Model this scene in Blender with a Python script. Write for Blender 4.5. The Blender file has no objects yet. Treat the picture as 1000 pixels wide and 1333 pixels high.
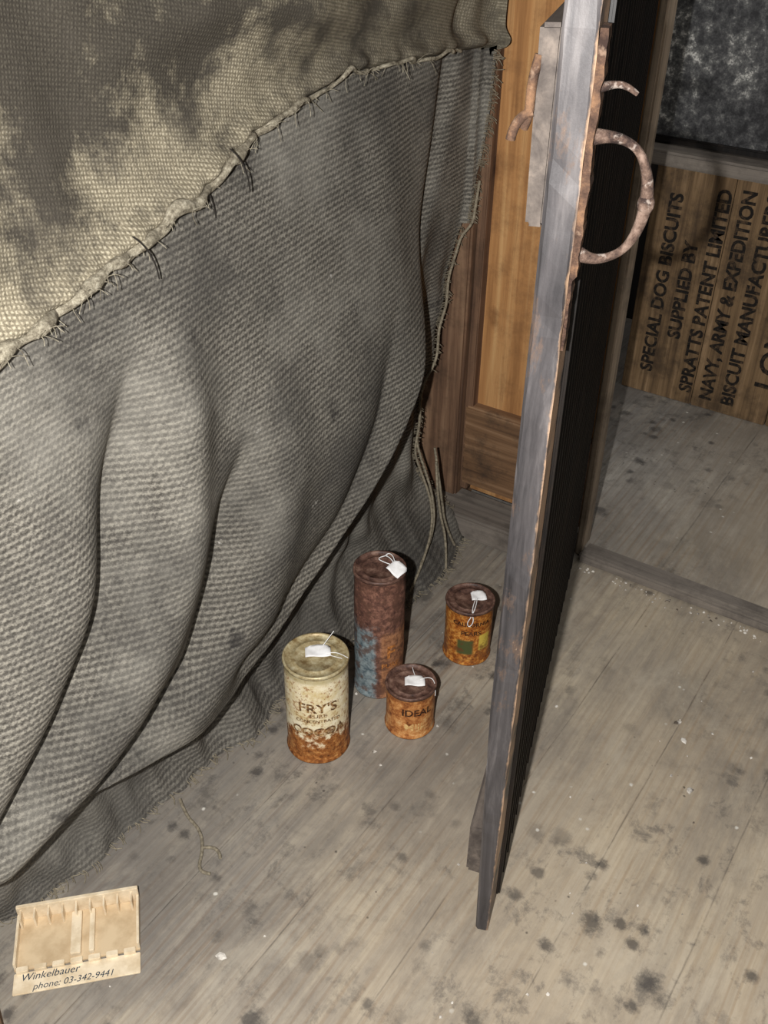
import bpy, bmesh, math, random
import numpy as np
from mathutils import Vector, Matrix, noise as mn
random.seed(4)
sc=bpy.context.scene
sc.view_settings.view_transform='Standard'
# ---------------------------------------------------------------- helpers
def lin(c):
    c=[v/255. for v in c]
    return tuple([v/12.92 if v<=.04045 else ((v+.055)/1.055)**2.4 for v in c]+[1.0])
def link(o,parent=None):
    sc.collection.objects.link(o)
    if parent: o.parent=parent
    return o
def empty(name,loc=(0,0,0),rz=0):
    e=bpy.data.objects.new(name,None); e.location=loc; e.rotation_euler=(0,0,rz); e.empty_display_size=.05
    return link(e)
def mobj(name,verts,faces,mat=None,parent=None,smooth=False,loc=None):
    me=bpy.data.meshes.new(name); me.from_pydata([tuple(v) for v in verts],[],faces); me.update()
    if smooth: me.polygons.foreach_set('use_smooth',[True]*len(me.polygons))
    o=bpy.data.objects.new(name,me)
    if mat: me.materials.append(mat)
    if loc: o.location=loc
    return link(o,parent)
class NT:
    def __init__(s,name):
        s.m=bpy.data.materials.new(name); s.m.use_nodes=True; s.t=s.m.node_tree
        s.b=s.t.nodes['Principled BSDF']; s.tc=s.n('ShaderNodeTexCoord'); s.co=s.tc.outputs['Object']
    def n(s,ty): return s.t.nodes.new(ty)
    def l(s,a,b): s.t.links.new(a,b)
    def map(s,scale=(1,1,1),rot=(0,0,0),loc=(0,0,0),src=None):
        m=s.n('ShaderNodeMapping'); m.inputs['Scale'].default_value=scale; m.inputs['Rotation'].default_value=rot; m.inputs['Location'].default_value=loc
        s.l(src or s.co,m.inputs['Vector']); return m.outputs[0]
    def noise(s,scale,detail=4,rough=.6,vec=None,dist=0):
        t=s.n('ShaderNodeTexNoise'); t.inputs['Scale'].default_value=scale; t.inputs['Detail'].default_value=detail
        t.inputs['Roughness'].default_value=rough; t.inputs['Distortion'].default_value=dist
        s.l(vec or s.co,t.inputs['Vector']); return t.outputs['Fac']
    def voro(s,scale,vec=None,rand=1):
        t=s.n('ShaderNodeTexVoronoi'); t.inputs['Scale'].default_value=scale; t.inputs['Randomness'].default_value=rand
        s.l(vec or s.co,t.inputs['Vector']); return t.outputs['Distance']
    def wave(s,scale,dist,direction='Z',vec=None,detail=2,dscale=1):
        t=s.n('ShaderNodeTexWave'); t.bands_direction=direction; t.inputs['Scale'].default_value=scale
        t.inputs['Distortion'].default_value=dist; t.inputs['Detail'].default_value=detail; t.inputs['Detail Scale'].default_value=dscale
        s.l(vec or s.co,t.inputs['Vector']); return t.outputs['Fac']
    def ramp(s,fac,stops,interp='LINEAR'):
        r=s.n('ShaderNodeValToRGB'); r.color_ramp.interpolation=interp; e=r.color_ramp.elements
        while len(e)<len(stops): e.new(.5)
        for i,(p,c) in enumerate(stops):
            e[i].position=p; e[i].color=c if len(c)==4 else lin(c)
        s.l(fac,r.inputs[0]); return r.outputs[0]
    def step(s,fac,a,b,inv=False):
        r=s.n('ShaderNodeMapRange'); r.clamp=True; r.inputs['From Min'].default_value=a; r.inputs['From Max'].default_value=b
        r.inputs['To Min'].default_value=1 if inv else 0; r.inputs['To Max'].default_value=0 if inv else 1
        s.l(fac,r.inputs['Value']); return r.outputs[0]
    def mix(s,fac,a,b,mode='MIX'):
        x=s.n('ShaderNodeMix'); x.data_type='RGBA'; x.blend_type=mode
        for i,v in ((0,fac),(6,a),(7,b)):
            if isinstance(v,(int,float)): x.inputs[i].default_value=v
            elif isinstance(v,tuple): x.inputs[i].default_value=v if len(v)==4 else lin(v)
            else: s.l(v,x.inputs[i])
        return x.outputs[2]
    def math(s,op,a,b=0):
        x=s.n('ShaderNodeMath'); x.operation=op
        for i,v in ((0,a),(1,b)):
            if isinstance(v,(int,float)): x.inputs[i].default_value=v
            else: s.l(v,x.inputs[i])
        return x.outputs[0]
    def mul(s,*a):
        r=a[0]
        for b in a[1:]: r=s.math('MULTIPLY',r,b)
        return r
    def sep(s,vec=None):
        x=s.n('ShaderNodeSeparateXYZ'); s.l(vec or s.co,x.inputs[0]); return x.outputs
    def out(s,col,rough=.8,bump=None,strength=.5,dist=.002,metal=0,spec=.3):
        if isinstance(col,tuple): s.b.inputs['Base Color'].default_value=col if len(col)==4 else lin(col)
        else: s.l(col,s.b.inputs['Base Color'])
        if isinstance(rough,(int,float)): s.b.inputs['Roughness'].default_value=rough
        else: s.l(rough,s.b.inputs['Roughness'])
        s.b.inputs['Metallic'].default_value=metal; s.b.inputs['Specular IOR Level'].default_value=spec
        if bump is not None:
            b=s.n('ShaderNodeBump'); b.inputs['Strength'].default_value=strength; b.inputs['Distance'].default_value=dist
            s.l(bump,b.inputs['Height']); s.l(b.outputs[0],s.b.inputs['Normal'])
        return s.m
def wood(name,dark,mid,light,axis='Z',scale=1.0,stain=None,stain_amt=.5,rough=.75,knots=False,bump=.4):
    t=NT(name); hi=38*scale; lo=1.6*scale
    S={'X':(lo,hi,hi),'Y':(hi,lo,hi),'Z':(hi,hi,lo)}[axis]
    v=t.map(S); g=t.noise(1,6,.65,v,.6)
    g2=t.noise(3.5,4,.6,t.map(tuple(x*.5 for x in S)),.3)
    f=t.math('ADD',t.math('MULTIPLY',g,.65),t.math('MULTIPLY',g2,.35))
    c=t.ramp(f,[(.32,dark),(.5,mid),(.68,light)])
    # fine dark grain lines
    g3=t.noise(1,5,.7,t.map(tuple(x*4 for x in S)),.2)
    c=t.mix(t.mul(t.step(g3,.52,.68),.35),c,dark)
    if knots:
        k=t.voro(1,t.map({'X':(5,12,12),'Y':(12,5,12),'Z':(12,12,5)}[axis],loc=(.3,.2,.1)))
        c=t.mix(t.step(t.math('ADD',k,t.mul(t.noise(60),.1)),.13,.22,True),c,dark)
    if stain:
        sn=t.noise(7*scale,9,.75); c=t.mix(t.math('MULTIPLY',t.step(sn,.47,.62),stain_amt),c,stain)
    return t.out(c,rough,f,bump,.002)
def boxes(name,lst,mat,parent=None,bevel=.002,jit=0,seg=2):
    bm=bmesh.new()
    for b in lst:
        x0,x1,y0,y1,z0,z1=b[:6]
        r=bmesh.ops.create_cube(bm,size=1)
        for v in r['verts']:
            v.co=Vector(((x0+x1)/2+v.co.x*(x1-x0),(y0+y1)/2+v.co.y*(y1-y0),(z0+z1)/2+v.co.z*(z1-z0)))
            if jit: v.co+=Vector((random.uniform(-jit,jit),random.uniform(-jit,jit),random.uniform(-jit,jit)))
    if bevel: bmesh.ops.bevel(bm,geom=bm.edges[:],offset=bevel,segments=seg,affect='EDGES',clamp_overlap=True)
    me=bpy.data.meshes.new(name); bm.to_mesh(me); bm.free(); me.materials.append(mat)
    o=bpy.data.objects.new(name,me); return link(o,parent)
def lathe(name,prof,mat,parent=None,loc=(0,0,0),n=96,dent=0,seed=0):
    V=[];Fc=[]
    for (r,z) in prof:
        for i in range(n):
            a=2*math.pi*i/n
            rr=r
            if dent and r>.01:
                rr=r+dent*mn.noise(Vector((math.cos(a)*1.7+seed,math.sin(a)*1.7,z*22)))
            V.append((rr*math.cos(a),rr*math.sin(a),z))
    for j in range(len(prof)-1):
        for i in range(n):
            k=(i+1)%n; Fc.append((j*n+i,j*n+k,(j+1)*n+k,(j+1)*n+i))
    V.append((0,0,prof[0][1]));V.append((0,0,prof[-1][1]))
    for i in range(n):
        k=(i+1)%n; Fc.append((len(V)-2,k,i)); Fc.append((len(V)-1,(len(prof)-1)*n+i,(len(prof)-1)*n+k))
    return mobj(name,V,Fc,mat,parent,True,loc)
def tube(name,pts,r,mat,parent=None,res=3,rad=None,loc=None,cyc=False):
    cu=bpy.data.curves.new(name,'CURVE'); cu.dimensions='3D'; cu.bevel_depth=r; cu.bevel_resolution=res; cu.resolution_u=8
    sets=pts if isinstance(pts[0][0],(tuple,list,Vector)) else [pts]
    for ps in sets:
        sp=cu.splines.new('NURBS'); sp.points.add(len(ps)-1); sp.order_u=3 if len(ps)>2 else 2; sp.use_endpoint_u=not cyc; sp.use_cyclic_u=cyc
        for i,p in enumerate(ps):
            sp.points[i].co=(*p,1)
            if rad: sp.points[i].radius=rad[i]
    cu.use_fill_caps=True; cu.materials.append(mat)
    o=bpy.data.objects.new(name,cu)
    if loc: o.location=loc
    return link(o,parent)
def textmesh(body,size,bold=0):
    cu=bpy.data.curves.new('t','FONT'); cu.body=body; cu.size=size; cu.align_x='CENTER'; cu.offset=bold; cu.resolution_u=3
    o=bpy.data.objects.new('t',cu); sc.collection.objects.link(o)
    bpy.context.view_layer.update(); dg=bpy.context.evaluated_depsgraph_get()
    me=bpy.data.meshes.new_from_object(o.evaluated_get(dg)); V=[v.co.copy() for v in me.vertices]; Fc=[tuple(p.vertices) for p in me.polygons]
    bpy.data.objects.remove(o); return V,Fc
def wraptext(name,lines,r,th0,mat,parent):
    V=[];Fc=[]
    for (body,size,z,sx,arc) in lines:
        v,f=textmesh(body,size,size*.02); b=len(V)
        for p in v:
            x=p.x*sx; zz=z+p.y+arc*(1-(x/(r*.8))**2); th=th0+x/r
            V.append(((r+.0006)*math.cos(th),(r+.0006)*math.sin(th),zz))
        Fc+=[tuple(i+b for i in q) for q in f]
    return mobj(name,V,Fc,mat,parent)
# ---------------------------------------------------------------- camera + flash
H=1.15;p=math.radians(35);a=math.radians(0.9);yaw=math.radians(33.2)
C=Vector((.784,-1.39,H))
F=Vector((0,math.cos(p),-math.sin(p)));R=Vector((1,0,0));U=Vector((0,math.sin(p),math.cos(p)))
R2=R*math.cos(a)+U*math.sin(a);U2=-R*math.sin(a)+U*math.cos(a)
Zr=Matrix.Rotation(yaw,3,'Z');F=Zr@F;R2=Zr@R2;U2=Zr@U2
cam=bpy.data.cameras.new('camera'); co=bpy.data.objects.new('camera',cam); link(co)
M=Matrix((R2,U2,-F)).transposed().to_4x4(); M.translation=C; co.matrix_world=M
cam.sensor_fit='VERTICAL'; cam.sensor_height=36; cam.lens=36*1300/1333; cam.clip_start=.02
sc.camera=co
ld=bpy.data.lights.new('camera_flash','POINT'); ld.energy=88; ld.shadow_soft_size=.008; ld.color=(1,.98,.955)
lo=bpy.data.objects.new('camera_flash',ld); lo.location=C-R2*.08+U2*.0; link(lo)
w=bpy.data.worlds.new('world'); sc.world=w; w.use_nodes=True
w.node_tree.nodes['Background'].inputs[0].default_value=(1,.98,.95,1); w.node_tree.nodes['Background'].inputs[1].default_value=.33
# ---------------------------------------------------------------- materials
def floor_mat(name,base,dk,lt,seed=0,pw=.145):
    t=NT(name)
    x,y,z=t.sep()
    g=t.noise(1,7,.7,t.map((55,2.2,1),loc=(seed,0,0)),.8)
    g3=t.noise(1,5,.7,t.map((190,5,1),loc=(seed,4,0)),.5)
    ringw=t.wave(3.2,9,'X',t.map((6,.55,1),loc=(seed+.2,.1,0)),3,.8)
    big=t.noise(3.2,5,.6,t.map(loc=(seed,1,0)))
    fine=t.noise(60,5,.7)
    c=t.ramp(t.math('ADD',t.mul(g,.4),t.mul(big,.6)),[(.38,dk),(.5,base),(.62,lt)])
    c=t.mix(t.mul(t.step(g3,.48,.7),.4),c,(110,88,66))
    c=t.mix(t.mul(t.step(ringw,.72,.98),t.step(t.noise(4,3,.6,t.map(loc=(2,seed,0))),.45,.6),.35),c,(112,86,62))
    c=t.mix(t.mul(t.step(fine,.5,.7),.3),c,(96,90,84))
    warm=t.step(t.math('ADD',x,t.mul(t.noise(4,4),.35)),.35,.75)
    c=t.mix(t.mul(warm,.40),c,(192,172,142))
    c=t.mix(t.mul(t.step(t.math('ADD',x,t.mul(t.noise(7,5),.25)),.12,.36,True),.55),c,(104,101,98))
    dirt=t.noise(5,9,.75,t.map((1.3,.5,1),loc=(seed,7,0)),.3)
    c=t.mix(t.mul(t.step(dirt,.46,.62),.5),c,(110,104,97))
    pale=t.noise(7,9,.75,t.map((1.2,.6,1),loc=(seed+3,2,0)),.3)
    c=t.mix(t.mul(t.step(pale,.52,.66),.35),c,(192,182,164))
    fr=t.math('FRACT',t.math('DIVIDE',t.math('ADD',x,t.mul(t.noise(9,3),.004)),pw)); d=t.math('ABSOLUTE',t.math('SUBTRACT',fr,.5))
    seam=t.mul(t.step(d,.490,.498),t.step(t.noise(8,5,.7,t.map(loc=(9,seed,0))),.42,.6))
    c=t.mix(t.mul(seam,.45),c,(66,60,54))
    area=t.step(t.noise(2.6,3,.5,t.map(loc=(seed+.4,.3,0))),.40,.55)
    bl=t.noise(24,8,.75,t.map((1,.8,1),loc=(3+seed,2,0)),.2)
    c=t.mix(t.mul(t.step(bl,.53,.64),area,.6),c,(84,80,76))
    for sc_,th_,lo_ in ((11,.36,.3),(19,.36,1.3)):
        v=t.voro(sc_,t.map((1,1,1),loc=(lo_,seed,0)))
        c=t.mix(t.mul(t.step(t.math('ADD',v,t.mul(t.noise(45,8,.78),.55)),th_,th_+.13,True),area,.75),c,(62,59,58))
    v2=t.voro(30,t.map(loc=(.7,.1+seed,0)))
    sel=t.step(t.noise(5,2),.52,.6)
    c=t.mix(t.mul(t.step(t.math('ADD',v2,t.mul(t.noise(90),.2)),.14,.2,True),sel,.9),c,(214,210,200))
    v3=t.voro(44,t.map(loc=(.2,.7+seed,0)))
    c=t.mix(t.mul(t.step(t.math('ADD',v3,t.mul(t.noise(120),.2)),.14,.2,True),t.step(t.noise(6,2,.5,t.map(loc=(8,0,0))),.5,.6),.7),c,(50,46,44))
    h=t.math('SUBTRACT',t.math('ADD',g,t.mul(fine,.3)),t.mul(seam,1.5))
    return t.out(c,.75,h,.35,.002,spec=.25)
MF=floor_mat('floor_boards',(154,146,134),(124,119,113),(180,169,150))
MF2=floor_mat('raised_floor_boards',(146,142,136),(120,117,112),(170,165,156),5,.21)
MPOST=wood('post_wood',(56,40,32),(116,88,68),(154,124,98),'Z',1.0,(50,40,32),.5,knots=True)
MPANEL=wood('panel_wood',(116,76,42),(176,128,80),(206,164,112),'Z',.8,(98,68,44),.55,knots=True)
MRAIL=wood('rail_wood',(64,46,34),(122,92,66),(168,136,106),'X',.9,(52,44,38),.85)
MSILL=wood('sill_wood',(84,78,72),(122,114,106),(150,140,128),'X',.8,(64,58,54),.6)
MJAMB=wood('jamb_wood',(84,74,64),(130,116,100),(168,150,130),'Z',1,(50,44,38),.5)
MDOORD=wood('door_black_wood',(6,5,5),(17,15,14),(38,33,30),'Z',.9,(60,46,36),.25,rough=.5)
t=NT('door_edge_wood'); g=t.noise(1,6,.65,t.map((30,30,3)),.5); worn=t.noise(9,7,.75,t.map((2,2,.8)))
c=t.ramp(g,[(.3,(34,33,35)),(.5,(72,69,70)),(.68,(118,113,112))]); c=t.mix(t.mul(t.step(worn,.54,.62),.7),c,(100,80,66)); c=t.mix(t.mul(t.step(worn,.62,.68),.8),c,(196,172,148))
x,y,z=t.sep(); ed=t.math('ADD',y,t.mul(t.noise(30,5,.7),.008)); c=t.mix(t.mul(t.step(ed,.0045,.0065,True),t.step(t.noise(8,4,.6,t.map(loc=(3,3,3))),.4,.5),.8),c,(190,156,126))
MEDGE=t.out(c,.5,worn,.5,.002)
MBATT=wood('door_batten_wood',(50,44,42),(90,82,76),(128,116,106),'X',.8,(40,34,32),.6)
MDARK=wood('dark_planks',(14,12,11),(34,29,26),(56,48,42),'Z',.8)
MCRATE=wood('crate_wood',(66,50,36),(122,98,70),(160,132,100),'Z',1.5,(48,38,30),.6)
def rust(name,c0,c1,c2,light,lamt=.4,sc_=60):
    t=NT(name); n=t.noise(sc_,8,.75); n2=t.noise(sc_*.35,4,.6)
    c=t.ramp(t.math('ADD',t.mul(n,.55),t.mul(n2,.45)),[(.42,c0),(.5,c1),(.6,c2)])
    c=t.mix(t.mul(t.step(t.noise(sc_*1.2,5,.6,t.map(loc=(2,1,0))),.58,.66),lamt),c,light)
    return t.out(c,.85,n,.9,.002)
MRUST=rust('rusty_iron',(44,30,24),(78,58,46),(122,92,68),(176,150,128),.3)
MRUSTP=rust('rusty_handle_iron',(46,34,30),(88,70,60),(130,110,98),(176,164,154),.5,100)
t=NT('twine'); MTW=t.out(t.ramp(t.noise(200),[(.3,(96,88,74)),(.7,(156,146,126))]),.95)
t=NT('paper_tag'); MTAG=t.out(t.ramp(t.noise(80),[(.3,(226,224,222)),(.7,(250,250,250))]),.7)
# ---------------------------------------------------------------- room shell
WY=.08
boxes('floor',[(-.35,2.0,-2.6,WY,-.03,0)],MF,bevel=0)
boxes('floor_raised',[(-.6,2.0,WY,1.12,-.03,.02)],MF2,bevel=.004)
boxes('wall_left',[(-.30+.0,-.26,-2.6,WY,0,2.0)],MDARK,bevel=0)
boxes('wall_far',[(-.6+i*.13,-.6+i*.13+.127,1.12,1.15,0,2.0) for i in range(20)],MDARK,bevel=.003)
dw=empty('wall_back')
boxes('corner_post',[(-.12,.005,.055,.13,0,2.0)],MPOST,dw,.004)
boxes('post_strip',[(.006,.022,.07,.10,.06,2.0)],MPOST,dw,.002)
boxes('panel_boards',[(.018,.118,.09,.11,.05,2.0),(.1195,.258,.092,.112,.05,2.0)],MPANEL,dw,.002)
boxes('panel_rail',[(.01,.258,.066,.10,.075,.245)],MRAIL,dw,.004,.001)
boxes('sill',[(-.06,.258,-.002,.088,0,.050)],MSILL,dw,.005,.002)
boxes('door_jamb',[(.260,.274,.075,.112,0.0,2.0)],MJAMB,dw,.003,.001)
boxes('panel_backing',[(-.55,.22,.13,.15,0,2.0)],MDARK,dw,.001)
boxes('trim_1',[(.275,2.0,.055,.1,0,.0215)],MSILL,None,.004,.0)
# ---------------------------------------------------------------- door
hx,hy=.258,.072; nx,ny=.503,-.708
L=math.hypot(hx-nx,hy-ny); ang=math.atan2(hy-ny,hx-nx)
door=empty('door_1',(nx,ny,0),ang)
th=.026; top=1.55
bd=[];x=.045
while x<L-.01:
    x1=min(x+.062,L); bd.append((x,x1-.0015,.002,.020,.004,top)); x=x1
boxes('boards',bd,MDOORD,door,.004,.0006)
bm=bmesh.new(); NZs=90
ring=[]
for j in range(NZs+1):
    z=.004+(top-.004)*j/NZs
    q=lambda s:.0022*mn.noise(Vector((s,z*9,0)))+.0016*mn.noise(Vector((s,z*50,3)))
    tp=min(1,.62+z*1.0)
    pts=[(.002+q(1),.0005+abs(q(8))*.8),(-.0+q(2),.003+q(5)*1.4),(0+q(3),th*tp-.003+q(6)*.8),(.003+q(4),th*tp),(.046,th*tp),(.046,.0)]
    ring.append([bm.verts.new((px,py,z)) for px,py in pts])
for j in range(NZs):
    for i in range(6):
        k=(i+1)%6; bm.faces.new((ring[j][i],ring[j+1][i],ring[j+1][k],ring[j][k]))
bm.faces.new(ring[0]); bm.faces.new(list(reversed(ring[-1])))
bmesh.ops.recalc_face_normals(bm,faces=bm.faces)
me=bpy.data.meshes.new('edge_stile'); bm.to_mesh(me); bm.free(); me.materials.append(MEDGE); link(bpy.data.objects.new('edge_stile',me),door)
boxes('moulding',[(.05+i*.032,.058+i*.032,-.004,.004,.01,top) for i in range(23)],MDOORD,door,.002)
boxes('battens',[(.014,L-.03,th-.010,th+.012,.095,.175),(.006,L-.03,th-.002,th+.0145,.895,1.035),(.012,L-.03,th-.002,th+.02,1.35,1.45)],MBATT,door,.003,.0015)
bm=bmesh.new(); rg=[]
for j in range(61):
    z=.80+.235*j/60; wv_=.5+.5*mn.noise(Vector((z*36,1,0)))+.35*mn.noise(Vector((z*120,2,0))); o_=-.003-.004*wv_
    if z<.86: o_=-.0008-.002*wv_
    pts=[(.003+.001*wv_,.0006),(.003+.001*wv_,o_),(.020+.010*wv_,o_),(.022+.010*wv_,.0006)]
    rg.append([bm.verts.new((px,py,z)) for px,py in pts])
for j in range(60):
    for i in range(4):
        k=(i+1)%4; bm.faces.new((rg[j][i],rg[j+1][i],rg[j+1][k],rg[j][k]))
bm.faces.new(rg[0]); bm.faces.new(list(reversed(rg[-1]))); bmesh.ops.recalc_face_normals(bm,faces=bm.faces)
me=bpy.data.meshes.new('edge_strap'); bm.to_mesh(me); bm.free(); me.materials.append(MRUST); link(bpy.data.objects.new('edge_strap',me),door)
hp=[(.016,.0,.962),(.016,-.012,.964),(.016,-.026,.962),(.017,-.037,.955),(.018,-.045,.938),(.018,-.047,.918),(.018,-.044,.898),(.017,-.036,.882),(.016,-.022,.874),(.016,-.010,.873),(.016,0,.877)]
tube('handle',hp,.0034,MRUSTP,door,5,[1.9,1.3,1,.9,1.2,1.5,1.2,.9,1,1.3,1.9])
lathe('handle_knuckle',[(.001,-.008),(.0045,-.006),(.0062,-.002),(.0062,.002),(.0045,.006),(.001,.008)],MRUSTP,door,(.018,-.0465,.918),24,.002)
tube('hook',[(.014,0,.995),(.014,-.012,.999),(.015,-.022,.998),(.016,-.029,.993)],.0024,MRUSTP,door,4,[1.8,1,1,.7])
tube('latch',[[(.01,th+.014,1.015),(.008,th+.018,.998),(.008,th+.017,.975),(.01,th+.021,.966)],[(.008,th+.015,.978),(.006,th+.027,.974),(.006,th+.029,.958)]],.0036,MRUST,door,4)
# ---------------------------------------------------------------- crate room
cr=empty('biscuit_crate')
bx0,bx1,by,bz0,bz1=.075,.60,.735,.021,.55
boxes('crate_front_boards',[(bx0,bx0+.17,by,by+.016,bz0,bz1),(bx0+.172,bx0+.345,by,by+.016,bz0,bz1),(bx0+.347,bx1,by,by+.016,bz0,bz1)],MCRATE,cr,.002,.0008)
boxes('crate_body',[(bx0+.004,bx1-.004,by+.016,by+.33,bz0,bz1-.002)],MCRATE,cr,.003)
t=NT('stencil_ink'); MINK=t.out(t.ramp(t.noise(60,7,.75),[(.5,(26,22,19)),(.66,(88,70,52))]),.9)
lines=[("SPECIAL DOG BISCUITS",.040,.055),("SUPPLIED BY",.040,.105),("SPRATTS PATENT LIMITED",.040,.155),("NAVY, ARMY & EXPEDITION",.040,.205),("BISCUIT MANUFACTURERS",.040,.255),("LONDON",.062,.335)]
V=[];Fc=[]
for body,size,off in lines:
    v,f=textmesh(body,size,.0015); b=len(V); wd=max(q.x for q in v)-min(q.x for q in v); sx=min(1,.48/wd) if body!="LONDON" else 1.15
    zc=(bz0+bz1)/2-(0 if body!="LONDON" else .02)
    for q in v: V.append((bx0+off+.012-q.y,by-.0014,zc+q.x*sx))
    Fc+=[tuple(i+b for i in reversed(q)) for q in f]
mobj('stencil',V,Fc,MINK,cr)
boxes('shelf_plank',[(-.05,1.0,.70,1.1,.552,.582)],MSILL,None,.005,.002)
tb=empty('tin_box')
t=NT('sooty_tin'); n=t.noise(55,9,.8); n2=t.noise(9,4,.6); f=t.math('ADD',t.mul(n,.6),t.mul(n2,.4)); MT=t.out(t.ramp(f,[(.42,(40,40,42)),(.5,(72,72,73)),(.56,(110,110,108)),(.61,(206,204,198))]),.5,n,.4,.002)
boxes('box_body',[(.02,.29,.76,1.0,.588,.95)],MT,tb,.006)
boxes('box_rims',[(.012,.298,.752,1.008,.5865,.60),(.012,.298,.752,1.008,.935,.955)],MDOORD,tb,.003)
boxes('wooden_case',[(.33,.36,.75,1.0,.5865,.95),(.33,.8,.99,1.0,.5865,.95),(.77,.8,.75,.99,.5865,.95),(.36,.77,.75,.99,.5865,.60)],MRAIL,None,.003)
# ---------------------------------------------------------------- cans
def can(name,x,y,r,h,mat,topmat,n=96,dent=.0006,seed=0):
    e=empty(name,(x,y,0))
    lathe('body',[(r*.9,0.002),(r-.0015,.001),(r+.0012,.0008),(r+.0016,.003),(r+.0002,.005)]+[(r,.005+(h-.013)*i/12) for i in range(1,12)]+[(r,h-.008),(r+.001,h-.006)],mat,e,(0,0,0),n,dent,seed)
    lathe('lid',[(r*.8,h-.0062),(r+.0012,h-.006),(r+.0018,h-.003),(r+.0012,h-.0005),(r-.0006,h),(r-.002,h-.0012),(r-.0032,h-.0038),(r*.72,h-.0036),(r*.70,h-.0024),(r*.66,h-.0024),(r*.64,h-.0034),(r*.2,h-.0034)],topmat,e,(0,0,0),n,dent*.6,seed)
    return e
def fry(t):
    x,y,z=t.sep(); n=t.noise(55,7,.7); n2=t.noise(160,5,.7)
    base=t.ramp(n,[(.35,(206,184,132)),(.6,(238,228,198))])
    ru=t.ramp(t.noise(110,6,.7),[(.35,(84,46,22)),(.5,(150,90,42)),(.66,(200,144,84))])
    low=t.step(t.math('ADD',z,t.mul(t.math('SUBTRACT',n,.5),.2)),.048,.074,True)
    spot=t.step(n2,.54,.6)
    c=t.mix(low,base,ru); c=t.mix(t.mul(spot,.75),c,(150,100,54))
    c=t.mix(t.mul(t.step(z,.158,.162),.7),c,(190,176,130))
    return t.out(c,.55,n2,.3,.001)
def frytop(t):
    n=t.noise(70,6,.7); return t.out(t.ramp(n,[(.35,(124,102,66)),(.5,(172,156,118)),(.65,(206,196,162))]),.4,n,.3,.001,metal=.2)
def tall(t):
    x,y,z=t.sep(); n=t.noise(40,7,.72); n2=t.noise(120,6,.7)
    ru=t.ramp(n2,[(.35,(66,44,38)),(.5,(108,74,62)),(.66,(150,108,90))])
    blue=t.ramp(n2,[(.35,(74,90,98)),(.6,(144,156,158))])
    org=t.ramp(n2,[(.35,(112,72,50)),(.6,(172,122,86))])
    zl=t.math('ADD',z,t.mul(t.math('SUBTRACT',n,.5),.12))
    u=t.math('ADD',t.mul(x,.785),t.mul(y,.62))
    lowz=t.step(zl,.125,.15,True)
    c=t.mix(t.mul(lowz,t.step(t.math('ADD',u,t.mul(t.math('SUBTRACT',n,.5),.04)),-.012,-.004,True)),ru,blue)
    c=t.mix(t.mul(lowz,t.step(u,-.002,.003)),c,org)
    c=t.mix(t.mul(t.step(t.noise(60,5,.6,t.map(loc=(4,0,0))),.50,.58),.75),c,(90,62,50))
    return t.out(c,.75,n2,.5,.001)
def ideal(t):
    n=t.noise(50,7,.72); n2=t.noise(140,6,.7); x,y,z=t.sep()
    c=t.ramp(t.math('ADD',t.mul(n,.6),t.mul(n2,.4)),[(.38,(104,56,28)),(.46,(164,102,54)),(.54,(202,142,84)),(.64,(226,190,136))])
    c=t.mix(t.mul(t.step(t.noise(28,4,.6,t.map(loc=(2,2,0))),.54,.64),.5),c,(112,64,38))
    return t.out(c,.5,n2,.4,.001)
def rear(t):
    n=t.noise(50,7,.72); n2=t.noise(140,6,.7); x,y,z=t.sep()
    c=t.ramp(n2,[(.36,(116,60,24)),(.5,(178,108,44)),(.62,(212,154,78))])
    u=t.math('ADD',t.mul(x,.83),t.mul(y,.55))
    band=t.mul(t.step(z,.022,.026),t.step(z,.052,.056,True))
    c=t.mix(t.mul(band,t.step(u,-.022,-.018),t.step(u,.004,.008,True)),c,(78,84,48))
    b2=t.mul(t.step(u,.014,.016),t.step(u,.030,.032,True),t.step(z,.03,.033),t.step(z,.062,.065,True))
    c=t.mix(b2,c,(214,186,80))
    c=t.mix(t.mul(t.step(n,.5,.6),.75),c,(108,62,34))
    return t.out(c,.45,n2,.4,.001)
def dktop(t):
    n=t.noise(70,7,.7); return t.out(t.ramp(n,[(.35,(54,38,34)),(.5,(96,70,60)),(.66,(138,110,96))]),.5,n,.5,.001)
MTOP=dktop(NT('rusty_lid'))
t=NT('label_print'); MPR=t.out(t.ramp(t.noise(170,5,.7),[(.46,(84,56,32)),(.62,(176,140,92))]),.7)
t=NT('label_print_dark'); MPRD=t.out(t.ramp(t.noise(170,5,.7),[(.5,(44,26,16)),(.7,(110,66,38))]),.7)
t=NT('label_print_light'); MPRL=t.out(t.ramp(t.noise(150,5,.7),[(.4,(226,190,126)),(.65,(160,96,50))]),.7)
t=NT('label_print_orange'); MPRO=t.out(t.ramp(t.noise(150,5,.7),[(.4,(200,130,68)),(.65,(110,64,34))]),.7)
e1=can('cocoa_tin',.137,-.572,.046,.175,fry(NT('cocoa_label')),frytop(NT('cocoa_lid')),seed=1)
wraptext('label_text',[("FRY'S",.024,.106,1.05,.0),("PURE",.009,.096,1.2,0),("CONCENTRATED",.008,.083,1.05,0.003),("COCOA",.021,.060,1.05,0.0)],.0462,math.radians(-51),MPR,e1)
e2=can('tall_tin',.142,-.418,.0385,.236,tall(NT('tall_label')),MTOP,dent=.0016,seed=3)
wraptext('label_text',[("F",.034,.085,1,0),("PURE",.013,.065,1,0)],.0390,math.radians(-28),MPRO,e2)
e3=can('milk_tin',.230,-.462,.037,.086,ideal(NT('milk_label')),MTOP,dent=.0008,seed=5)
wraptext('label_text',[("IDEAL",.018,.050,1,0)],.0378,math.radians(-42),MPRD,e3)
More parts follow.
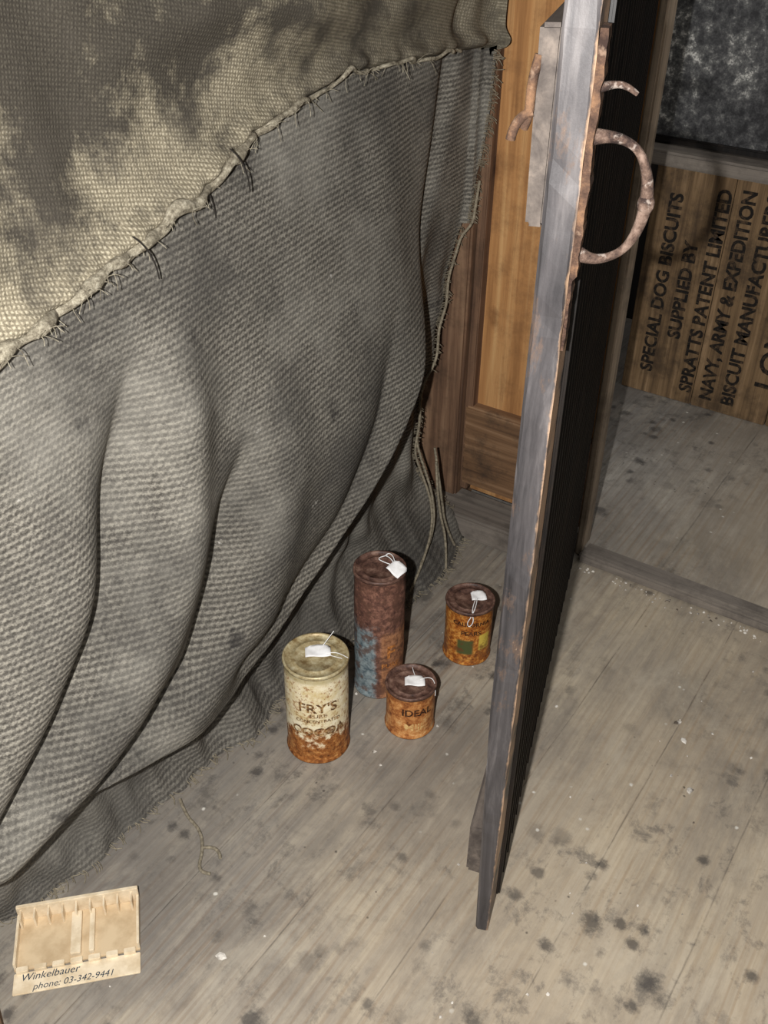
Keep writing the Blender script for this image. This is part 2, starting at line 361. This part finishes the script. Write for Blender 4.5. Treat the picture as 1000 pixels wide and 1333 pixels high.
wraptext('label_script',[("Milk",.020,.018,1,0.002)],.0378,math.radians(-46),MPRL,e3)
e4=can('fruit_tin',.222,-.272,.0385,.113,rear(NT('fruit_label')),MTOP,dent=.0006,seed=7)
wraptext('label_text',[("CALIFORNIA",.011,.085,1,0),("PEARS",.012,.066,1,0)],.0392,math.radians(-55),MPRD,e4)
def tag(name,parent,loc,rz,w_,h_,tilt=(0,0)):
    V=[];N=6
    for j in range(N+1):
        for i in range(N+1):
            x=(i/N-.5)*w_; y=(j/N-.5)*h_
            if j==N and i in(0,N): x*=.6
            V.append((x,y,.0012*math.sin(i*1.1+j*.7)+.001))
    Fc=[(j*(N+1)+i,j*(N+1)+i+1,(j+1)*(N+1)+i+1,(j+1)*(N+1)+i) for j in range(N) for i in range(N)]
    o=mobj(name,V,Fc,MTAG,parent,True,loc); o.rotation_euler=(tilt[0],tilt[1],rz)
    s=o.modifiers.new('s','SOLIDIFY'); s.thickness=.0006
    return o
vr=math.radians(33.2)
tag('tag',e1,(-.002,.008,.1745),vr+.1,.036,.022,(.08,0))
tube('tag_string',[[(.01,.01,.176),(.02,.016,.178),(.03,.02,.177),(.042,.02,.1755)],[(.012,.008,.176),(.024,.008,.179),(.036,.014,.176)],[(-.002,.02,.176),(.004,.03,.19),(.006,.036,.196)]],.0005,MTAG,e1)
tag('tag',e2,(.028,.004,.241),vr-.7,.024,.024,(.15,.35))
tube('tag_string',[[(.022,.008,.243),(.010,.014,.248),(-.004,.018,.243),(.0,.026,.245),(.012,.02,.246),(.022,.008,.243)],[(.0,.02,.244),(-.012,.008,.242),(.004,.004,.243),(.02,.006,.243)]],.0007,MTAG,e2)
tag('tag',e3,(.004,.004,.085),vr,.030,.02,(.06,0))
tube('tag_string',[[(.0,.012,.0855),(-.01,.02,.088),(-.014,.026,.086)],[(.01,.01,.087),(.02,.022,.09),(.034,.016,.085),(.038,.008,.07)]],.0005,MTAG,e3)
tag('tag',e4,(.008,.012,.113),vr+.1,.024,.02,(.15,0))
tube('tag_string',[[(.008,.004,.114),(.012,-.012,.112),(.02,-.030,.112),(.026,-.033,.098),(.02,-.036,.085),(.016,-.038,.094),(.022,-.034,.108),(.018,-.012,.116),(.01,.004,.114)]],.0007,MTAG,e4)
# ---------------------------------------------------------------- blanket
t=NT('blanket_twill')
rib=t.wave(46,2.6,'Z',t.map(rot=(math.radians(-5),0,0)),5,9)
dg=t.wave(62,2.0,'Y',t.map(rot=(math.radians(38),0,0)),4,6)
grain=t.noise(300,4,.8,t.map((1,.7,1)))
wv=t.math('ADD',t.math('ADD',t.mul(rib,.20),t.mul(dg,.08)),t.mul(grain,.74))
c=t.ramp(wv,[(.34,(68,65,60)),(.5,(102,98,91)),(.66,(146,141,130))])
st=t.noise(4,8,.7); c=t.mix(t.mul(t.step(st,.46,.62),.55),c,(64,62,60))
c=t.mix(t.mul(t.step(t.noise(3,7,.7,t.map(loc=(5,5,5))),.48,.66),.4),c,(164,160,150))
c=t.mix(t.mul(t.step(t.noise(14,6,.65,t.map(loc=(1,5,2))),.63,.71),.7),c,(42,40,40))
c=t.mix(t.mul(t.step(t.noise(34,6,.7,t.map(loc=(6,5,2))),.67,.72),.6),c,(196,192,184))
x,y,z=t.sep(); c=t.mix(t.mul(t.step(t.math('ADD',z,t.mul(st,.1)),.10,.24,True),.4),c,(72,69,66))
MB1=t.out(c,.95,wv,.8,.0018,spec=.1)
t=NT('burlap_weave'); a1=t.wave(78,2.5,'Z',t.map(rot=(math.radians(12),0,0)),4,6); a2=t.wave(78,2.5,'Y',t.map(rot=(math.radians(12),0,0)),4,6)
wv=t.math('ADD',t.mul(a1,a2,.32),t.mul(t.noise(280,4,.8),.66))
c=t.ramp(wv,[(.24,(98,91,77)),(.42,(144,135,115)),(.62,(186,177,155))])
st=t.noise(4.2,10,.74,t.map(loc=(1.3,.6,.2)),.1); x,y,z=t.sep()
sm=t.math('ADD',st,t.mul(t.math('ADD',z,-.9),.25))
c=t.mix(t.mul(t.step(sm,.47,.58),.85),c,(48,45,43))
c=t.mix(t.mul(t.step(t.noise(16,8,.75,t.map(loc=(4,4,1))),.5,.66),.45),c,(78,73,66))
c=t.mix(t.mul(t.step(t.math('ADD',y,t.mul(st,.5)),-.28,.0),.5),c,(84,79,70))
MB2=t.out(c,.95,wv,.7,.002,spec=.1)
def sstep(a,b,x):
    q=np.clip((x-a)/(b-a),0,1); return q*q*(3-2*q)
def sdist(Y,Zz,pl):
    best=np.full(Y.shape,9.);sg=np.zeros(Y.shape)
    for (y0,z0),(y1,z1) in zip(pl[:-1],pl[1:]):
        dx,dz=y1-y0,z1-z0; LL=dx*dx+dz*dz
        tt=np.clip(((Y-y0)*dx+(Zz-z0)*dz)/LL,0,1)
        qx=Y-(y0+tt*dx); qz=Zz-(z0+tt*dz); d=np.hypot(qx,qz); s_=np.sign(dx*qz-dz*qx)
        m=d<best-1e-9; best[m]=d[m]; sg[m]=s_[m]
    return best,sg
def smoothpl(pl,n=40):
    P=np.array(pl); tt=np.linspace(0,1,len(P)); q=np.linspace(0,1,n)
    Y_=np.interp(q,tt,P[:,0]);Z_=np.interp(q,tt,P[:,1])
    for _ in range(6):
        Y_[1:-1]=(Y_[:-2]+Y_[2:]+2*Y_[1:-1])/4; Z_[1:-1]=(Z_[:-2]+Z_[2:]+2*Z_[1:-1])/4
    return list(zip(Y_,Z_))
def vnoise(Y,Zz,s,o=0):
    return np.array([mn.noise(Vector((y*s[0]+o,z*s[1],o*1.7))) for y,z in zip(Y.ravel(),Zz.ravel())]).reshape(Y.shape)
seamf=lambda y: np.interp(y,[-1.6,-1.2,-.88,-.72,-.59,-.51,-.32,-.1,.09],[.50,.64,.75,.79,.82,.85,.885,.875,.865])
contour=smoothpl([(-1.7,.18),(-1.2,.17),(-1.0,.165),(-.84,.15),(-.72,.145),(-.62,.165),(-.52,.20),(-.43,.26),(-.36,.32),(-.28,.39),(-.20,.47),(-.12,.58),(-.07,.72),(-.03,.9),(.0,1.1)],60)
vall=[(smoothpl([(-.74,.70),(-.76,.65),(-.78,.59),(-.82,.50),(-.87,.41),(-.94,.33),(-1.02,.24),(-1.15,.18)]),.032,.032,(.72,.52)),
      (smoothpl([(-.62,.52),(-.65,.44),(-.69,.34),(-.74,.26),(-.84,.21),(-.96,.18),(-1.1,.15)]),.036,.032,(.56,.40)),
      (smoothpl([(-.27,.56),(-.36,.40),(-.44,.30),(-.54,.235),(-.66,.20)]),.012,.03,(.6,.4)),
      (smoothpl([(-1.0,.66),(-1.02,.5),(-1.08,.36),(-1.2,.25)]),.03,.04,(.7,.4))]
ridg=[(smoothpl([(-.69,.70),(-.70,.62),(-.74,.47),(-.80,.36),(-.92,.25),(-1.05,.18)]),.034,.045,(.74,.58)),
      (smoothpl([(-.54,.60),(-.56,.48),(-.60,.36),(-.66,.26),(-.76,.21)]),.024,.06,(.66,.42)),
      (smoothpl([(-.86,.62),(-.90,.48),(-.97,.38),(-1.08,.28)]),.024,.05,(.7,.45)),
      (smoothpl([(-.36,.62),(-.42,.48),(-.50,.36),(-.60,.27)]),.012,.07,(.75,.45))]
def surfx(Y,Zz):
    up=sstep(-.02,-.3,Y)
    X=.0+.055*np.sin(np.clip(Zz/.9,0,1)*math.pi)*up
    for pl,am,wd,tp in vall:
        tpz=sstep(tp[0],tp[1],Zz)
        d,s_=sdist(Y,Zz,pl); X-=am*np.exp(-(d/wd)**2)*sstep(0,.12,Zz)*tpz
        X-=am*.30*np.exp(-(d/.010)**2)*tpz
    for pl,am,wd,tp in ridg:
        d,s_=sdist(Y,Zz,pl); X+=am*np.exp(-(d/wd)**2)*sstep(tp[0],tp[1],Zz)
    d,s_=sdist(Y,Zz,contour)
    sd=d*s_*SG
    fade=sstep(.66,.42,Zz)
    S=sstep(-.008,.012,sd)
    bul=np.exp(-np.clip(sd,0,9)/.10)
    X=X+fade*(S*(.030*bul+.022)+(1-S)*(-.016))
    X-=(1-fade)*.014*np.exp(-((sd)/.018)**2)
    fl=np.clip(1-Zz/.13,0,1)
    hemx=np.interp(Y,[-1.6,-1.1,-1.04,-.93,-.86,-.71,-.62,-.5,-.35,-.2,-.1,.0,.09],[-.05,-.03,.0,.02,.025,.04,.06,.045,.06,.09,.085,.05,.02])
    hemx=hemx+.014*vnoise(Y,0*Zz,(17,1),21)+.006*vnoise(Y,0*Zz,(50,1),22)
    X=X*(1-fl**1.5)+hemx*fl**1.5
    X+=fade*(1-S)*.016*vnoise(Y,Zz,(22,14),3)*np.clip(Zz/.03,0,1)
    X+=.014*vnoise(Y,Zz,(4,3),1)+.003*vnoise(Y,Zz,(14,9),2)
    return X
d,s_=sdist(np.array([[-.6]]),np.array([[.6]]),contour); SG=float(s_[0,0])
blk=empty('blanket')
NY,NZ=440,320
yR=lambda z: np.interp(z,[0,.06,.12,.2,.3,.4,.6,.8,.9,1.1,1.6],[.02,.0,-.04,-.075,-.06,-.025,.03,.072,.085,.08,.08])
u=np.linspace(0,1,NY)[None,:]; tz=np.linspace(0,1,NZ)[:,None]
def grid(name,Z0f,Z1f,mat,addf):
    Yg=-1.5+u*(yR(tz*.9)+1.5) if name=='twill_sheet' else -1.5+u*(.083+1.5)+tz*0
    Zg=Z0f(Yg)+tz*(Z1f(Yg)-Z0f(Yg))
    if name=='twill_sheet':
        Yg=-1.5+u*(yR(Zg)+1.5)
    X=surfx(Yg,Zg)+addf(Yg,Zg)
    X=np.where((Yg>.03),np.maximum(X,.012),X)
    idx=[(j*NY+i,j*NY+i+1,(j+1)*NY+i+1,(j+1)*NY+i) for j in range(NZ-1) for i in range(NY-1)]
    return mobj(name,np.stack([X,np.minimum(Yg,.05+0*Yg),Zg],-1).reshape(-1,3).tolist(),idx,mat,blk,True),np.minimum(Yg,.05),Zg,X
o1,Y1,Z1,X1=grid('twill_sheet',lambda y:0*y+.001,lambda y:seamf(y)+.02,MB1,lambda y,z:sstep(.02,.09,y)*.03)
def addb(Y,Z):
    d=Z-(seamf(Y)-.004)
    roll=.014*np.exp(-((d-.014)/.012)**2)*(1+.6*vnoise(Y,Z,(40,30),7))
    fold=.018*np.exp(-((d-.12-.05*np.sin(Y*7))/.03)**2)*sstep(-.75,-.5,Y)
    return .010+roll+fold-.02*np.exp(-np.clip(d,0,9)/.003)+.028*vnoise(Y,Z,(4.5,2.2),9)*sstep(0,.15,d)+.008*vnoise(Y,Z,(14,8),11)*sstep(0,.08,d)+sstep(.02,.09,Y)*.03
o2,Y2,Z2,X2=grid('burlap_sheet',lambda y:seamf(y)-.006+.004*np.sin(y*55)+.003*np.sin(y*131),lambda y:0*y+1.6,MB2,addb)
# rolled, frayed hem of the upper cloth
t=NT('frayed_hem'); n=t.noise(160,6,.8); MH=t.out(t.ramp(n,[(.36,(92,84,72)),(.5,(146,138,120)),(.64,(196,188,168))]),.95,n,1,.003,spec=.1)
pts=[];rad=[]
for i in range(90,NY-30,3):
    y=Y2[4,i]; pts.append((X2[4,i]+.004+.003*mn.noise(Vector((y*60,0,0))),y,Z2[4,i]-.002+.005*mn.noise(Vector((y*30,5,0)))))
    rad.append(max(.25,(.7+.6*mn.noise(Vector((y*45,9,0))))*float(np.interp(y,[-.6,-.35],[1,.4]))))
tube('seam_roll',pts,.009,MH,blk,3,rad)
thr=[]
for k in range(160):
    i=random.randint(110,NY-60); P=Vector((X2[3,i]+.012,Y2[3,i],Z2[3,i])); q=P.copy(); l=[tuple(q)]
    dv=Vector((random.uniform(0,.5),random.uniform(-.9,.9),random.uniform(-.6,.6)))
    for s_ in range(3):
        q=q+dv*random.uniform(.003,.009); dv+=Vector((random.uniform(-.3,.3),random.uniform(-.5,.5),-.3)); l.append(tuple(q))
    thr.append(l)
tube('seam_threads',thr,.0004,MH,blk,1)
t=NT('dark_thread'); MDT=t.out((40,36,32),.9)
tube('stitch_threads',[[(X2[3,i]+.018,Y2[3,i]-.02,Z2[3,i]+.018),(X2[3,i]+.024,Y2[3,i],Z2[3,i]),(X2[3,i]+.016,Y2[3,i]+.01,Z2[3,i]-.035)] for i in (218,252,262)],.0008,MDT,blk,1)
fr=[]
for k in range(420):
    j=random.randint(20,NZ-8); P=Vector((X1[j,-1],Y1[j,-1],Z1[j,-1])); ln=random.uniform(.006,.018)
    fr.append([tuple(P+Vector((-.001,-.006,0))),tuple(P+Vector((random.uniform(-.003,.005),ln*.5,random.uniform(-.005,.003)))),tuple(P+Vector((random.uniform(-.005,.008),ln,random.uniform(-.014,.0))))])
for k in range(260):
    i=random.randint(80,NY-2); P=Vector((X1[1,i],Y1[1,i],.003)); ln=random.uniform(.004,.016)
    fr.append([tuple(P+Vector((-.004,0,.002))),tuple(P+Vector((ln*.5,random.uniform(-.005,.005),.001))),tuple(P+Vector((ln,random.uniform(-.012,.012),.0)))])
tube('edge_fringe',fr,.0007,MTW,blk,1)
# pale hem cord where the main sheet folds over near the floor
hm=[];hr=[]
for i in range(40,250,3):
    y=Y1[60,i]; zz=float(np.interp(y,[q[0] for q in contour],[q[1] for q in contour]))-.006
    j=int(np.argmin(abs(Z1[:,i]-zz))); hm.append((X1[j,i]+.004,y,zz+.003*mn.noise(Vector((y*40,0,2))))); hr.append(.5+.5*abs(mn.noise(Vector((y*25,3,0)))))
tube('lower_hem',hm,.005,MB1,blk,3,hr)
ed=[[(X1[j,-1]+.006,Y1[j,-1]+.002,Z1[j,-1]) for j in range(NZ-80,60,-8)]+[(.05,-.10,.12),(.065,-.15,.05),(.07,-.21,.012)],
    [(X1[j,-1]+.004,Y1[j,-1]+.006,Z1[j,-1]) for j in range(NZ-130,70,-8)]+[(.045,-.09,.13),(.06,-.125,.06),(.055,-.17,.015)],
    [(.02,-.06,.22),(.045,-.07,.13),(.05,-.06,.06),(.065,-.045,.012)],
    [(.03,-.07,.20),(.05,-.09,.12),(.07,-.085,.05),(.085,-.11,.006)]]
tube('twine_strands',ed,.0024,MTW,blk,2)
# ---------------------------------------------------------------- floor string + debris
tube('floor_string',[[(.045,-.775,.006),(.07,-.79,.003),(.10,-.795,.003),(.125,-.815,.003),(.145,-.85,.003),(.16,-.84,.003)],[(.125,-.815,.003),(.14,-.80,.003),(.155,-.815,.003)]],.0022,MTW)
V=[];Fc=[]
for k in range(190):
    x=random.uniform(.1,.95); y=random.uniform(-1.15,.0); r=random.uniform(.001,.003) if k>4 else .006
    if k<2: x,y=.575+.02*k,-.23-.03*k
    if k>70: x=random.uniform(.28,.95); y=.05-abs(random.gauss(0,.012)); r=random.uniform(.0008,.003)
    b=len(V); n_=6; a0=random.random()*6
    for i in range(n_):
        rr=r*random.uniform(.6,1.3); V.append((x+rr*math.cos(a0+i*math.pi/3),y+rr*math.sin(a0+i*math.pi/3),.0002))
    for i in range(n_):
        rr=r*random.uniform(.4,.8); V.append((x+rr*math.cos(a0+i*math.pi/3),y+rr*math.sin(a0+i*math.pi/3),.0016))
    for i in range(n_):
        j=(i+1)%n_; Fc.append((b+i,b+j,b+6+j,b+6+i))
    Fc.append(tuple(b+6+i for i in range(6)))
t=NT('paint_flake'); MFL=t.out(t.ramp(t.noise(40),[(.42,(96,86,76)),(.55,(216,210,200))]),.8)
mobj('floor_debris',V,Fc,MFL)
# ---------------------------------------------------------------- hinged plastic tray
t=NT('cream_plastic'); n=t.noise(60,5,.6); MC=t.out(t.ramp(n,[(.35,(206,186,154)),(.6,(230,214,186))]),.4,n,.1,.001,spec=.5)
t=NT('cream_plastic_shaded'); n=t.noise(40,6,.6); MC2=t.out(t.ramp(n,[(.35,(186,162,128)),(.6,(208,186,152))]),.5,n,.1,.001,spec=.4)  # same cream plastic, shade painted in as a darker tone so ribs stand out
t=NT('blue_pen'); MPEN=t.out((40,56,70),.7)
tr=empty('label_tray',(.090,-1.003,.001),math.radians(45.5))
W_=.074
boxes('tray_base',[(-W_,W_,-.027,.042,0,.004)],MC2,tr,.0006)
bx=[(-W_,-W_+.003,-.026,.042,.003,.016),(W_-.003,W_,-.026,.042,.003,.016),(-.008,.004,-.022,.036,.003,.012),(.014,.020,-.022,.036,.003,.012)]
bx+=[(-W_,W_,.042,.047,0,.028)]
for i in range(9):
    xx=-W_+.004+i*.0168; bx.append((xx,xx+.0022,.028,.043,.003,.024))
bx+=[(-W_,W_,-.057,-.030,0,.003)]
for i in range(7):
    xx=-W_+.003+i*.021; bx.append((xx,xx+.014,-.032,-.025,.001,.0085))
boxes('tray_shell',bx,MC,tr,.0007)
for body,size,xx,yy in [("Winkelbauer",.013,-.032,-.0415),("phone: 03-342-9441",.0115,-.004,-.0545)]:
    v,f=textmesh(body,size,0); mobj('pen_text',[(xx+q.x+q.y*.25,yy+q.y,.0034) for q in v],f,MPEN,tr)
V=[(-.03,-1.058),(.135,-1.142),(.09,-1.24),(-.09,-1.15)]
bm=bmesh.new(); b0=[bm.verts.new((x,y,.0)) for x,y in V]; b1=[bm.verts.new((x,y,.036)) for x,y in V]
bm.faces.new(b0); bm.faces.new(b1)
for i in range(4): bm.faces.new((b0[i],b0[(i+1)%4],b1[(i+1)%4],b1[i]))
bmesh.ops.recalc_face_normals(bm,faces=bm.faces); bmesh.ops.bevel(bm,geom=bm.edges[:],offset=.002,segments=2,affect='EDGES')
me=bpy.data.meshes.new('wood_offcut'); bm.to_mesh(me); bm.free(); me.materials.append(MRAIL); link(bpy.data.objects.new('wood_offcut',me))
